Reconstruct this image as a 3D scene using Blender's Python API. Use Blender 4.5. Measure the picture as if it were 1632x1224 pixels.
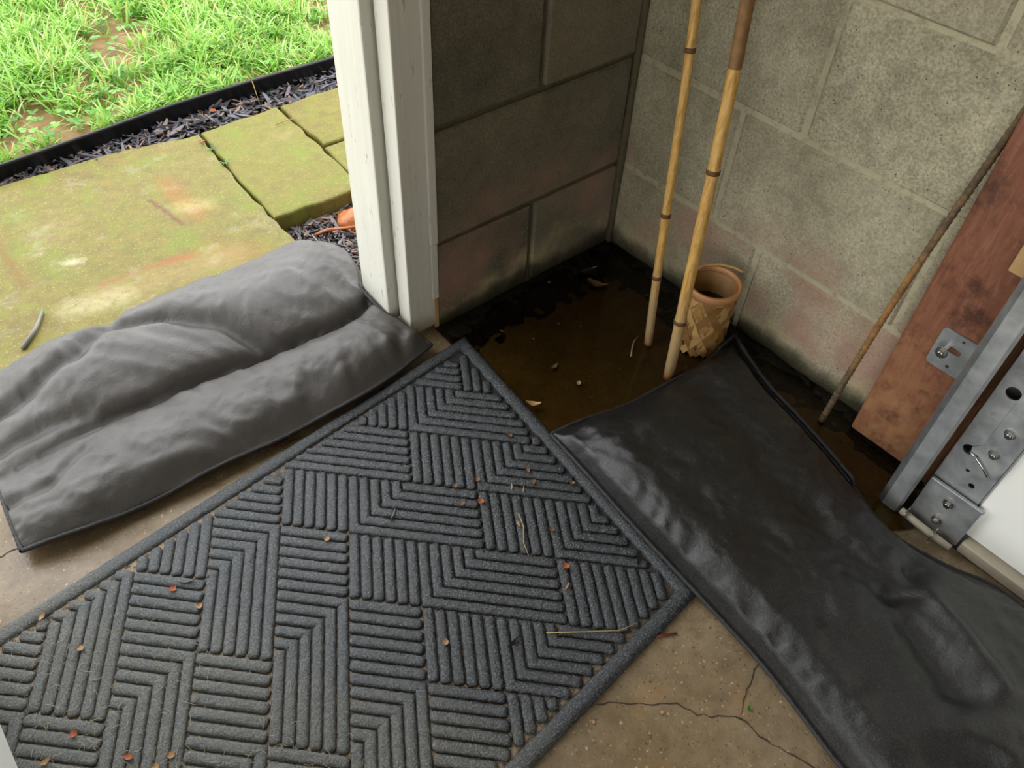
import bpy, bmesh, math, random
import numpy as np
from mathutils import Vector, Matrix, noise as mnoise

for o in list(bpy.data.objects):
    bpy.data.objects.remove(o)
S = bpy.context.scene
C = S.collection
rnd = random.Random(7)

# ------------------------------------------------------------------ camera
CAM = Vector((-1.0101, -0.8443, 0.9702))
yaw, pit, rol, FPX = 0.8298, 0.8252, 0.0589, 1272.87
fw = Vector((math.cos(pit)*math.cos(yaw), math.cos(pit)*math.sin(yaw), -math.sin(pit)))
rt = Vector((math.sin(yaw), -math.cos(yaw), 0)); up = rt.cross(fw)
rt2 = math.cos(rol)*rt + math.sin(rol)*up; up2 = -math.sin(rol)*rt + math.cos(rol)*up
cd = bpy.data.cameras.new('camera'); cam = bpy.data.objects.new('camera', cd); C.objects.link(cam)
cd.sensor_fit = 'HORIZONTAL'; cd.sensor_width = 36; cd.lens = FPX/1632*36; cd.clip_start = 0.02
M = Matrix((rt2, up2, -fw)).transposed().to_4x4(); M.translation = CAM
cam.matrix_world = M
S.camera = cam

# ------------------------------------------------------------------ overcast daylight
w = bpy.data.worlds.new('overcast_sky'); S.world = w; w.use_nodes = True
bg = w.node_tree.nodes['Background']
bg.inputs[0].default_value = (0.97, 0.985, 1.0, 1); bg.inputs[1].default_value = 1.9
pl = bpy.data.lights.new('doorway_portal', 'AREA'); pl.shape = 'RECTANGLE'; pl.size = 0.74; pl.size_y = 2.0
pl.cycles.is_portal = True
po = bpy.data.objects.new('doorway_portal', pl); C.objects.link(po)
p2 = bpy.data.lights.new('added_bay_portal', 'AREA'); p2.shape = 'RECTANGLE'; p2.size = 2.9; p2.size_y = 2.1; p2.cycles.is_portal = True  # portal of an unseen bay added to bring in more daylight
p2o = bpy.data.objects.new('added_bay_portal', p2); C.objects.link(p2o)
p2o.location = (-3.22, -2.05, 1.06); p2o.rotation_euler = (0, math.radians(-90), 0); p2o.rotation_euler = (math.radians(90), 0, math.radians(-90))
po.location = (-0.865, 0.06, 1.02); po.rotation_euler = (math.radians(-90), 0, 0)
S.view_settings.view_transform = 'Standard'; S.view_settings.look = 'None'
S.view_settings.gamma = 1; S.view_settings.use_curve_mapping = False
S.view_settings.exposure = 1.2

# ------------------------------------------------------------------ helpers
def srgb(r, g, b):
    f = lambda v: (v/255/12.92) if v/255 <= .04045 else ((v/255+.055)/1.055)**2.4
    return (f(r), f(g), f(b), 1)

class Sh:
    def __init__(s, name):
        s.m = bpy.data.materials.new(name); s.m.use_nodes = True; s.t = s.m.node_tree
        s.b = s.t.nodes['Principled BSDF']; s.out = s.t.nodes['Material Output']
        s.geo = s.t.nodes.new('ShaderNodeNewGeometry'); s.pos = s.geo.outputs['Position']
    def node(s, typ, **kw):
        n = s.t.nodes.new(typ)
        for k, v in kw.items(): setattr(n, k, v)
        return n
    def put(s, sock, v):
        if hasattr(v, 'is_output'): s.t.links.new(v, sock)
        elif v is not None: sock.default_value = v
    def noise(s, scale, detail=3, rough=.55, vec=None, dist=0):
        n = s.node('ShaderNodeTexNoise'); s.put(n.inputs['Vector'], vec or s.pos)
        n.inputs['Scale'].default_value = scale; n.inputs['Detail'].default_value = detail
        n.inputs['Roughness'].default_value = rough; n.inputs['Distortion'].default_value = dist
        return n.outputs['Fac']
    def voro(s, scale, vec=None, feature='F1', out='Distance'):
        n = s.node('ShaderNodeTexVoronoi', feature=feature); s.put(n.inputs['Vector'], vec or s.pos)
        n.inputs['Scale'].default_value = scale
        return n.outputs[out]
    def ramp(s, fac, stops):
        n = s.node('ShaderNodeValToRGB'); s.put(n.inputs[0], fac); e = n.color_ramp.elements
        while len(e) < len(stops): e.new(.5)
        for el, (p, c) in zip(e, stops):
            el.position = p; el.color = c if not isinstance(c, (int, float)) else (c, c, c, 1)
        return n.outputs[0]
    def mix(s, fac, a, b, blend='MIX'):
        n = s.node('ShaderNodeMix', data_type='RGBA', blend_type=blend)
        s.put(n.inputs[0], fac); s.put(n.inputs[6], a); s.put(n.inputs[7], b)
        return n.outputs[2]
    def math(s, op, a, b=None, c=None, clamp=False):
        n = s.node('ShaderNodeMath', operation=op, use_clamp=clamp)
        s.put(n.inputs[0], a); s.put(n.inputs[1], b)
        if c is not None: s.put(n.inputs[2], c)
        return n.outputs[0]
    def vmath(s, op, a, b=None):
        n = s.node('ShaderNodeVectorMath', operation=op); s.put(n.inputs[0], a); s.put(n.inputs[1], b)
        return n
    def scaled(s, vec, v):
        return s.vmath('MULTIPLY', vec or s.pos, v).outputs[0]
    def xyz(s, vec=None):
        n = s.node('ShaderNodeSeparateXYZ'); s.put(n.inputs[0], vec or s.pos); return n.outputs
    def objco(s):
        return s.node('ShaderNodeTexCoord').outputs['Object']
    def orand(s):
        return s.node('ShaderNodeObjectInfo').outputs['Random']
    def bump(s, h, strength=.5, dist=.002, prev=None):
        n = s.node('ShaderNodeBump'); n.inputs['Strength'].default_value = strength
        n.inputs['Distance'].default_value = dist; s.put(n.inputs['Height'], h)
        if prev: s.put(n.inputs['Normal'], prev)
        return n.outputs[0]
    def seg(s, p, q, width, soft, wob=0.0, wobscale=30):
        # mask of a streak (stain, also painted wet highlights) from p to q on the floor plan
        x, y, _ = s.xyz()
        if wob:
            nx = s.math('MULTIPLY', s.math('SUBTRACT', s.noise(wobscale), .5), wob)
            x = s.math('ADD', x, nx); y = s.math('SUBTRACT', y, nx)
        dx, dy = q[0]-p[0], q[1]-p[1]; L2 = dx*dx+dy*dy
        ax = s.math('SUBTRACT', x, p[0]); ay = s.math('SUBTRACT', y, p[1])
        t = s.math('ADD', s.math('MULTIPLY', ax, dx/L2), s.math('MULTIPLY', ay, dy/L2), clamp=True)
        ex = s.math('SUBTRACT', ax, s.math('MULTIPLY', t, dx)); ey = s.math('SUBTRACT', ay, s.math('MULTIPLY', t, dy))
        d = s.math('SQRT', s.math('ADD', s.math('MULTIPLY', ex, ex), s.math('MULTIPLY', ey, ey)))
        n = s.node('ShaderNodeMapRange'); s.put(n.inputs[0], d)
        n.inputs[1].default_value = width; n.inputs[2].default_value = width+soft
        n.inputs[3].default_value = 1; n.inputs[4].default_value = 0
        return n.outputs[0]
    def fin(s, col=None, rough=None, normal=None, metal=None, spec=None, **kw):
        s.put(s.b.inputs['Base Color'], col); s.put(s.b.inputs['Roughness'], rough)
        s.put(s.b.inputs['Normal'], normal); s.put(s.b.inputs['Metallic'], metal)
        s.put(s.b.inputs['Specular IOR Level'], spec)
        for k, v in kw.items(): s.put(s.b.inputs[k], v)
        return s.m

def simple(name, col, rough=.6, metal=0, bscale=0, bstr=.3, bdist=.001, var=.25, vscale=40):
    s = Sh(name); dark = tuple(v*(1-var) for v in col[:3])+(1,)
    c = s.mix(s.noise(vscale), dark, col)
    return s.fin(c, rough, s.bump(s.noise(bscale), bstr, bdist) if bscale else None, metal)

def mesh(name, verts, faces, smooth=False):
    me = bpy.data.meshes.new(name); me.from_pydata([tuple(v) for v in verts], [], faces); me.update()
    if smooth: me.polygons.foreach_set('use_smooth', [True]*len(me.polygons))
    return me
def bmmesh(name, bm, smooth=False):
    me = bpy.data.meshes.new(name); bmesh.ops.recalc_face_normals(bm, faces=bm.faces); bm.to_mesh(me); bm.free()
    if smooth: me.polygons.foreach_set('use_smooth', [True]*len(me.polygons))
    return me
def tag(o, label=None, cat=None, group=None, kind=None):
    for k, v in (('label', label), ('category', cat), ('group', group), ('kind', kind)):
        if v: o[k] = v
    return o
def thing(name, label, cat, loc, kind=None, group=None):
    o = bpy.data.objects.new(name, None); C.objects.link(o); o.location = loc; o.empty_display_size = .02
    return tag(o, label, cat, group, kind)
def obj(name, me, m, parent=None, loc=None, rot=None):
    """me in world coordinates unless loc is given; a child keeps its world place"""
    o = bpy.data.objects.new(name, me); C.objects.link(o)
    if m and not me.materials: me.materials.append(m)
    if loc is not None: o.location = loc
    if rot is not None: o.rotation_euler = rot
    if parent:
        o.parent = parent
        if parent.type == 'EMPTY': o.matrix_parent_inverse = Matrix.Translation(-parent.location)
    return o
def box_bm(bm, x0, x1, y0, y1, z0, z1):
    r = bmesh.ops.create_cube(bm, size=1)
    for v in r['verts']:
        v.co = Vector(((x0+x1)/2+v.co.x*(x1-x0), (y0+y1)/2+v.co.y*(y1-y0), (z0+z1)/2+v.co.z*(z1-z0)))
    return r['verts']
def box(name, x0, x1, y0, y1, z0, z1, bev=0, seg=1):
    bm = bmesh.new(); box_bm(bm, x0, x1, y0, y1, z0, z1)
    if bev: bmesh.ops.bevel(bm, geom=bm.edges[:], offset=bev, segments=seg, profile=.5, affect='EDGES')
    return bmmesh(name, bm)
def frame(d):
    d = Vector(d).normalized(); a = Vector((0, 0, 1)) if abs(d.z) < .9 else Vector((1, 0, 0))
    u = d.cross(a).normalized(); return u, d.cross(u)
def tube(name, pts, radii, n=10, cap=True):
    pts = [Vector(p) for p in pts]
    if not hasattr(radii, '__len__'): radii = [radii]*len(pts)
    V, F = [], []; u = None
    for i, p in enumerate(pts):
        d = (pts[min(i+1, len(pts)-1)]-pts[max(i-1, 0)]).normalized()
        if u is None: u, v = frame(d)
        else:
            u = (u-d*u.dot(d)).normalized(); v = d.cross(u)
        for k in range(n):
            a = 2*math.pi*k/n; V.append(p+(u*math.cos(a)+v*math.sin(a))*radii[i])
    for i in range(len(pts)-1):
        for k in range(n):
            F.append((i*n+k, i*n+(k+1) % n, (i+1)*n+(k+1) % n, (i+1)*n+k))
    if cap: F += [tuple(range(n))[::-1], tuple(range((len(pts)-1)*n, len(pts)*n))]
    return mesh(name, V, F, True)
def plate(name, outline, holes, thick, place):
    """flat plate with real holes; outline in (a,b), place maps (a,b,c) to the world"""
    cu = bpy.data.curves.new(name, 'CURVE'); cu.dimensions = '2D'; cu.fill_mode = 'BOTH'; cu.extrude = thick/2
    for L in [outline]+holes:
        sp = cu.splines.new('POLY'); sp.points.add(len(L)-1); sp.use_cyclic_u = True
        for p, (a, b) in zip(sp.points, L): p.co = (a, b, 0, 1)
    tmp = bpy.data.objects.new('tmp', cu); C.objects.link(tmp)
    me = bpy.data.meshes.new_from_object(tmp.evaluated_get(bpy.context.evaluated_depsgraph_get()))
    bpy.data.objects.remove(tmp); bpy.data.curves.remove(cu)
    me.name = name
    for v in me.vertices: v.co = Vector(place(*v.co))
    bm = bmesh.new(); bm.from_mesh(me); bmesh.ops.recalc_face_normals(bm, faces=bm.faces); bm.to_mesh(me); bm.free()
    return me
def circ(a, b, r, n=16, ra=None):
    return [(a+(ra or r)*math.cos(2*math.pi*k/n), b+r*math.sin(2*math.pi*k/n)) for k in range(n)]
def rrect(a0, a1, b0, b1, r, n=4):
    P = []
    for ca, cb, st in ((a1-r, b1-r, 0), (a0+r, b1-r, 90), (a0+r, b0+r, 180), (a1-r, b0+r, 270)):
        for k in range(n+1):
            t = math.radians(st+90*k/n); P.append((ca+r*math.cos(t), cb+r*math.sin(t)))
    return P
def interp(x, xs, ys):
    return float(np.interp(x, xs, ys))
def nz(x, y, z=0, s=1):
    return mnoise.noise(Vector((x*s, y*s, z)))

# ------------------------------------------------------------------ materials
def concrete_floor():
    s = Sh('wet_concrete_floor')
    a = s.noise(5, 5, .6); b = s.noise(45, 5, .65); f = s.noise(320, 2)
    c = s.ramp(a, [(.28, srgb(100, 83, 60)), (.45, srgb(128, 110, 84)), (.6, srgb(142, 124, 97)), (.8, srgb(160, 143, 115))])
    c = s.mix(s.ramp(b, [(.35, 0.5), (.6, 0.0)]), c, srgb(98, 80, 56))
    c = s.mix(s.math('MULTIPLY', s.ramp(s.noise(9, 2, .5, dist=.5), [(.64, 0.0), (.74, 1.0)]), .3), c, srgb(150, 112, 60))
    c = s.mix(s.math('MULTIPLY', s.ramp(s.noise(170, 2), [(.64, 0.0), (.72, 1.0)]), .7), c, srgb(190, 175, 145))
    c = s.mix(s.math('MULTIPLY', s.ramp(s.noise(210, 2), [(.30, 1.0), (.38, 0.0)]), .7), c, srgb(52, 42, 30))
    r = s.ramp(s.noise(7, 3), [(.35, .22), (.6, .5)])
    n = s.bump(f, .25, .0012); n = s.bump(b, .35, .003, n)
    return s.fin(c, r, n)
def block_mat(name, tint):
    s = Sh(name); o = s.orand(); x, y, z = s.xyz()
    g = [srgb(*[min(255, v*k) for v in tint]) for k in (.62, .86, 1.0, 1.14)]
    c = s.ramp(s.noise(240, 6, .75), [(.28, g[0]), (.42, g[1]), (.55, g[2]), (.72, g[3])])
    c = s.mix(s.ramp(s.noise(34, 4, .65), [(.38, .3), (.55, 0.0)]), c, g[0])
    c = s.mix(s.ramp(s.noise(7, 3), [(.35, .35), (.65, 0.0)]), c, srgb(118, 112, 96), 'MULTIPLY')
    c = s.mix(s.math('MULTIPLY', o, .25), c, srgb(172, 162, 136))
    # old water stains: pinkish mineral bloom low on the wall, pale tide line, algae at the foot
    zz = s.math('ADD', z, s.math('MULTIPLY', s.math('SUBTRACT', s.noise(7, 4), .5), .22))
    pink = s.ramp(zz, [(.03, 0.0), (.09, .75), (.17, .6), (.27, 0.0)])
    pink = s.math('MULTIPLY', pink, s.ramp(s.noise(5.5, 2), [(.42, 0.0), (.58, 1.0)]))
    c = s.mix(pink, c, srgb(168, 130, 112))
    pale = s.ramp(zz, [(.015, 0.0), (.05, .8), (.09, 0.0)])
    c = s.mix(s.math('MULTIPLY', pale, s.ramp(s.noise(12, 3), [(.4, 0.0), (.6, .9)])), c, srgb(186, 172, 132))
    z2 = s.math('ADD', z, s.math('MULTIPLY', s.math('SUBTRACT', s.noise(22, 4), .5), .04))
    c = s.mix(s.ramp(z2, [(.008, .92), (.022, .75), (.042, 0.0)]), c, srgb(40, 38, 18))
    pit = s.ramp(s.voro(170), [(.10, 1.0), (.2, 0.0)])
    pit = s.math('MULTIPLY', pit, s.ramp(s.noise(60, 2), [(.5, 0.0), (.62, 1.0)]))
    c = s.mix(s.math('MULTIPLY', pit, .85), c, srgb(48, 44, 36))
    h = s.math('SUBTRACT', s.noise(210, 5, .7), s.math('MULTIPLY', pit, .6))
    return s.fin(c, .88, s.bump(h, .75, .0035), spec=.25)
def mortar_mat(name, col):
    s = Sh(name)
    c = s.mix(s.ramp(s.noise(60, 5, .7), [(.35, 0.0), (.5, 1.0)]), tuple(v*.7 for v in col[:3])+(1,), col)
    return s.fin(c, .92, s.bump(s.noise(160, 4, .7), .7, .003), spec=.2)
def paint_white():
    s = Sh('chipped_white_paint'); x, y, z = s.xyz()
    st = s.scaled(None, (60, 60, 5))
    c = s.mix(s.noise(1, 3, .6, st), srgb(205, 203, 190), srgb(226, 225, 214))
    d = s.ramp(s.noise(1, 4, .75, s.scaled(None, (150, 150, 26))), [(.63, 0.0), (.69, 1.0)])
    c = s.mix(s.math('MULTIPLY', d, .7), c, srgb(134, 120, 94))
    low = s.ramp(s.math('ADD', z, s.math('MULTIPLY', s.noise(40, 3), .05)), [(.03, .75), (.075, 0.0)])
    c = s.mix(low, c, srgb(132, 112, 74))
    return s.fin(c, .5, s.bump(s.noise(1, 4, .6, s.scaled(None, (120, 120, 8))), .35, .0015))
def fabric(name, c0, c1, r0, r1, fuzz=.5):
    s = Sh(name); p = s.objco()
    c = s.mix(s.noise(30, 4, .6, p), c0, c1)
    fib = s.noise(1, 4, .7, s.scaled(p, (420, 900, 420)), 1.5)
    fib2 = s.noise(700, 3, .7, p, 1.0)
    c = s.mix(s.math('MULTIPLY', s.ramp(fib2, [(.5, 0.0), (.75, 1.0)]), fuzz), c, srgb(112, 110, 108))
    r = s.ramp(s.noise(14, 3, .6, p), [(.3, r0), (.65, r1)])
    n = s.bump(fib, .35, .0008); n = s.bump(s.noise(90, 4, .65, p, .6), .3, .003, n); n = s.bump(fib2, .3, .0008, n)
    return s.fin(c, r, n, spec=.55)
def mat_pile():
    s = Sh('wet_charcoal_mat_pile'); x, y, z = s.xyz()
    g = s.noise(430, 3, .8); g2 = s.noise(160, 3, .7)
    dryc = s.ramp(g, [(.32, srgb(40, 41, 42)), (.5, srgb(72, 76, 79)), (.68, srgb(112, 116, 118))])
    wetc = s.ramp(g, [(.36, srgb(13, 14, 15)), (.52, srgb(40, 43, 46)), (.66, srgb(102, 108, 113))])
    d = s.math('ADD', s.math('ADD', x, s.math('MULTIPLY', y, -.15)), s.math('MULTIPLY', s.noise(7, 3), .3))
    dry = s.ramp(s.math('ADD', d, 1.35), [(.55, 1.0), (.85, 0.0)])
    c = s.mix(dry, wetc, dryc)
    # lint-covered end of the mat by the door leaf
    d2 = s.math('ADD', s.math('ADD', x, s.math('MULTIPLY', y, .55)), s.math('MULTIPLY', s.noise(9, 3), .22))
    lz = s.ramp(s.math('ADD', d2, 1.5), [(.42, 1.0), (.52, 0.0)])
    lint = s.ramp(s.noise(1, 4, .8, s.scaled(None, (230, 230, 230)), 3.0), [(.48, 0.0), (.62, 1.0)])
    c = s.mix(s.math('MULTIPLY', s.math('MULTIPLY', lz, lint), .65), c, srgb(132, 128, 104))
    r = s.math('ADD', s.math('MULTIPLY', dry, .28), s.ramp(s.noise(11, 2), [(.4, .22), (.62, .36)]))
    n = s.bump(g, .6, .003)
    return s.fin(c, r, n, spec=.65)
def mat_backing():
    s = Sh('dirty_mat_groove'); x, y, z = s.xyz()
    c = s.ramp(s.noise(300, 3), [(.35, srgb(18, 18, 19)), (.65, srgb(48, 47, 46))])
    d = s.math('ADD', s.math('ADD', x, s.math('MULTIPLY', y, .3)), s.math('MULTIPLY', s.noise(6, 3), .5))
    dirt = s.math('MULTIPLY', s.ramp(s.math('ADD', d, 1.3), [(.45, 1.0), (.95, .0)]),
                  s.ramp(s.noise(120, 4, .7), [(.40, 0.0), (.56, 1.0)]))
    c = s.mix(dirt, c, srgb(150, 128, 98))
    return s.fin(c, .6, s.bump(s.noise(260, 3), .6, .002))
def moss(name, rust=True):
    s = Sh(name)
    a = s.noise(5, 5, .6); b = s.noise(38, 5, .7)
    c = s.ramp(a, [(.3, srgb(98, 86, 38)), (.45, srgb(118, 106, 46)), (.55, srgb(112, 106, 38)), (.7, srgb(132, 114, 66))])
    c = s.mix(s.ramp(b, [(.38, .55), (.6, 0.0)]), c, srgb(92, 82, 40))
    c = s.mix(s.math('MULTIPLY', s.ramp(s.noise(13, 4, .6), [(.5, 0.0), (.66, .8)]), 1), c, srgb(104, 114, 30))
    c = s.mix(s.math('MULTIPLY', s.ramp(s.noise(260, 2), [(.60, 0.0), (.7, 1.0)]), .4), c, srgb(176, 166, 104))
    if rust:
        for p, q, wd, so, st, col in (
                ((-.835, .463), (-.70, .452), .001, .008, .8, (134, 80, 34)),
                ((-.72, .455), (-.672, .444), .003, .012, .85, (138, 76, 32)),
                ((-.66, .66), (-.643, .55), .001, .008, .75, (92, 52, 32)),
                ((-.612, .70), (-.604, .56), .004, .03, .6, (140, 92, 36)),
                ((-.945, .70), (-.944, .55), .002, .014, .7, (112, 80, 34)),
                ((-.64, .43), (-.58, .39), .006, .05, .45, (140, 98, 40)),
                ((-.85, .43), (-.62, .40), .005, .05, .5, (146, 124, 80)),
                ((-.90, .43), (-.82, .41), .008, .03, .55, (168, 160, 120)), ((-.86, .56), (-.84, .55), .001, .014, .6, (190, 186, 150)),  # pale patches: wet highlights painted into the slab colour
                ((-.62, .60), (-.58, .585), .003, .03, .5, (170, 156, 104))):
            m = s.math('MULTIPLY', s.seg(p, q, wd, so, .016, 60), s.ramp(s.noise(70, 4, .7), [(.3, .25), (.55, 1.0)]))
            c = s.mix(s.math('MULTIPLY', m, st), c, srgb(*col))
        r = s.ramp(s.noise(12, 4, .7), [(.32, .12), (.44, .62)])
    else:
        c = s.mix(s.math('MULTIPLY', s.orand(), .3), c, srgb(120, 124, 60)); r = .72
    n = s.bump(b, .5, .004); n = s.bump(s.noise(260, 3), .4, .0015, n)
    return s.fin(c, r, n, spec=.35)
def galv():
    s = Sh('galvanised_steel')
    n = s.noise(28, 4, .6)
    c = s.ramp(n, [(.3, srgb(150, 154, 154)), (.5, srgb(176, 180, 180)), (.7, srgb(196, 198, 196))])
    c = s.mix(s.ramp(s.noise(70, 4, .7), [(.6, 0.0), (.75, .5)]), c, srgb(128, 124, 116))
    return s.fin(c, s.ramp(s.noise(60, 3), [(.3, .36), (.7, .52)]), s.bump(s.noise(300, 2), .06, .0006), .7)
def bamboo():
    s = Sh('dry_bamboo'); x, y, z = s.xyz()
    st = s.noise(1, 4, .65, s.scaled(None, (220, 220, 14)))
    c = s.ramp(st, [(.3, srgb(164, 120, 54)), (.5, srgb(200, 156, 82)), (.7, srgb(216, 178, 108))])
    low = s.ramp(s.math('ADD', z, s.math('MULTIPLY', s.noise(20), .1)), [(.12, .8), (.24, 0.0)])
    c = s.mix(low, c, srgb(150, 132, 100))
    foot = s.ramp(s.math('ADD', z, s.math('MULTIPLY', s.noise(60), .03)), [(.018, .9), (.045, 0.0)])
    c = s.mix(foot, c, srgb(116, 62, 28))
    sp = s.ramp(s.voro(90), [(.06, 1.0), (.13, 0.0)]); sp = s.math('MULTIPLY', sp, s.ramp(s.noise(30), [(.5, 0.0), (.6, 1.0)]))
    c = s.mix(s.math('MULTIPLY', sp, .8), c, srgb(70, 42, 16))
    return s.fin(c, .42, s.bump(st, .25, .0012))
def red_board():
    s = Sh('red_brown_stained_board'); x, y, z = s.xyz()
    st = s.noise(1, 5, .65, s.scaled(None, (120, 120, 22)), .6)
    c = s.ramp(st, [(.25, srgb(104, 60, 40)), (.5, srgb(122, 76, 54)), (.75, srgb(140, 94, 70))])
    wet = s.ramp(s.math('ADD', z, s.math('MULTIPLY', s.noise(9, 4), .3)), [(.14, 0.9), (.42, 0.0)])
    c = s.mix(s.math('MULTIPLY', wet, s.ramp(s.noise(28, 4, .65), [(.4, .2), (.6, 1.0)])), c, srgb(152, 112, 74))
    bl = s.ramp(s.noise(13, 5, .75), [(.52, 0.0), (.66, .85)])
    c = s.mix(bl, c, srgb(66, 38, 24))
    pale = s.ramp(s.noise(13, 3, .6), [(.27, .75), (.34, 0.0)])
    c = s.mix(pale, c, srgb(150, 128, 96))
    return s.fin(c, .55, s.bump(st, .3, .002))
def raw_wood():
    s = Sh('old_brown_wood')
    st = s.noise(1, 5, .7, s.scaled(None, (140, 140, 6)), .5)
    c = s.ramp(st, [(.3, srgb(44, 24, 10)), (.5, srgb(108, 68, 34)), (.7, srgb(146, 104, 62))])
    return s.fin(c, .75, s.bump(st, .5, .002))
def water():
    s = Sh('muddy_water'); t = s.t
    tr = s.node('ShaderNodeBsdfTransparent')
    s.put(tr.inputs[0], s.mix(s.noise(8, 3), srgb(168, 156, 114), srgb(202, 189, 146)))
    gl = s.node('ShaderNodeBsdfGlossy'); gl.inputs['Roughness'].default_value = .02
    s.put(gl.inputs['Normal'], s.bump(s.noise(7, 2), .08, .004))
    fr = s.node('ShaderNodeFresnel'); fr.inputs[0].default_value = 1.33
    mx = s.node('ShaderNodeMixShader'); s.put(mx.inputs[0], fr.outputs[0])
    t.links.new(tr.outputs[0], mx.inputs[1]); t.links.new(gl.outputs[0], mx.inputs[2])
    t.links.new(mx.outputs[0], s.out.inputs[0]); return s.m
def grass_mat(name, stops, trans=.35):
    s = Sh(name); a = s.node('ShaderNodeAttribute', attribute_name='rnd').outputs['Fac']
    c = s.ramp(a, stops)
    d = s.b; d.inputs['Roughness'].default_value = .5; s.put(d.inputs['Base Color'], c)
    tl = s.node('ShaderNodeBsdfTranslucent'); s.put(tl.inputs[0], c)
    mx = s.node('ShaderNodeMixShader'); mx.inputs[0].default_value = trans
    s.t.links.new(d.outputs[0], mx.inputs[1]); s.t.links.new(tl.outputs[0], mx.inputs[2])
    s.t.links.new(mx.outputs[0], s.out.inputs[0]); return s.m
def soil_mat():
    s = Sh('wet_clay_soil')
    c = s.ramp(s.noise(14, 5, .65), [(.3, srgb(92, 66, 36)), (.5, srgb(132, 100, 58)), (.7, srgb(156, 128, 86))])
    return s.fin(c, .7, s.bump(s.noise(60, 5, .7), .7, .01))
def rebar_mat():
    s = Sh('rusty_steel'); x, y, z = s.xyz()
    n = s.noise(60, 4, .7)
    c = s.ramp(n, [(.3, srgb(60, 50, 38)), (.5, srgb(92, 76, 54)), (.7, srgb(128, 100, 62))])
    band = s.ramp(z, [(.1, 0.0), (.17, .6), (.3, .6), (.36, 0.0)])
    c = s.mix(s.math('MULTIPLY', band, n), c, srgb(200, 138, 58))
    return s.fin(c, .8, s.bump(s.noise(300, 3), .5, .001))

MT = dict(
    floor=concrete_floor(), blockR=block_mat('grey_block', (190, 183, 154)), blockL=block_mat('grey_block_shaded', (124, 117, 97)),  # blockL: same block, the left wall's shade put into its colour
    mortarR=mortar_mat('mortar_grey', srgb(174, 167, 139)), mortarL=mortar_mat('mortar_shaded', srgb(96, 88, 66)),  # mortarL: darkened likewise for the shaded left wall
    white=paint_white(), mat=mat_pile(), backing=mat_backing(), slab=moss('mossy_wet_concrete'), paver=moss('mossy_paver', False),
    bagL=fabric('grey_black_nonwoven', srgb(60, 57, 54), srgb(76, 72, 69), .38, .55, .35),
    bagR=fabric('black_wet_nonwoven', srgb(14, 14, 14), srgb(25, 25, 24), .27, .42, .32),
    hem=simple('black_stitching', srgb(38, 37, 36), .6, 0, 400, .6, .002), galv=galv(), bamboo=bamboo(), board=red_board(), wood=raw_wood(),
    water=water(), soil=soil_mat(), rebar=rebar_mat(),
    node=simple('bamboo_node', srgb(96, 66, 34), .6, 0, 120, .4), edging=simple('black_plastic', srgb(20, 20, 22), .38, 0, 60, .1),
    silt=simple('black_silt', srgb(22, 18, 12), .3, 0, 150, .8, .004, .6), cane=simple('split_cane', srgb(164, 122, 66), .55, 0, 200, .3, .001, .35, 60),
    rim=simple('orange_cane', srgb(196, 140, 92), .45, 0, 150, .25), bolt=simple('bright_zinc', srgb(200, 200, 196), .25, 1, 0),
    doorw=simple('white_door_steel', srgb(228, 228, 220), .45, 0, 90, .12, .001, .06, 9), cream=simple('cream_bottom_rail', srgb(186, 176, 156), .5, 0, 60, .2, .001, .3, 50),
    plank=simple('pale_timber', srgb(196, 160, 108), .6, 0, 120, .2), rock=simple('red_clay_rock', srgb(186, 112, 62), .4, 0, 40, .6, .01, .35, 18),
    crack=simple('dirt_filled_crack', srgb(66, 54, 40), .9, 0, 200, .6, .002), room=simple('grey_painted_masonry', srgb(150, 146, 136), .9, 0, 30, .2),
    ceil=simple('unpainted_ceiling_board', srgb(150, 138, 118), .9), dark=simple('black_seal_rubber', srgb(16, 15, 14), .7),  # dark: plain black rubber of the door seal
    brown=simple('brown_dead_leaf', srgb(126, 90, 58), .6, 0, 200, .4, .001, .5, 120), tan=simple('tan_leaf', srgb(176, 136, 92), .6, 0, 200, .4, .001, .4, 120),
    orange=simple('orange_leaf', srgb(166, 86, 46), .6, 0, 200, .4, .001, .4, 120), green=simple('green_leaf_bit', srgb(70, 110, 40), .5),
    blackleaf=simple('black_wet_leaf', srgb(20, 18, 16), .3), red=simple('dark_red_twig', srgb(104, 46, 34), .5), greytwig=simple('silvery_twig', srgb(120, 116, 110), .4, 0, 150, .4),
    straw=simple('yellow_straw', srgb(178, 160, 96), .6),
    mulch=grass_mat('black_mulch', [(0, srgb(18, 18, 22)), (.45, srgb(52, 50, 56)), (.8, srgb(96, 92, 98)), (.96, srgb(128, 100, 74))], 0.0),
    mulch2=grass_mat('weathered_mulch', [(0, srgb(30, 26, 26)), (.4, srgb(78, 70, 72)), (.8, srgb(128, 118, 118)), (.94, srgb(150, 110, 84))], 0.0),
    grass=grass_mat('grass_blades', [(0, srgb(82, 130, 34)), (.3, srgb(126, 180, 54)), (.6, srgb(160, 204, 94)), (.8, srgb(190, 218, 152)), (.93, srgb(200, 196, 110)), (1, srgb(196, 162, 104))]),
    clover=grass_mat('clover_leaves', [(0, srgb(60, 124, 36)), (.5, srgb(98, 160, 56)), (1, srgb(142, 186, 92))]),
)

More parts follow.
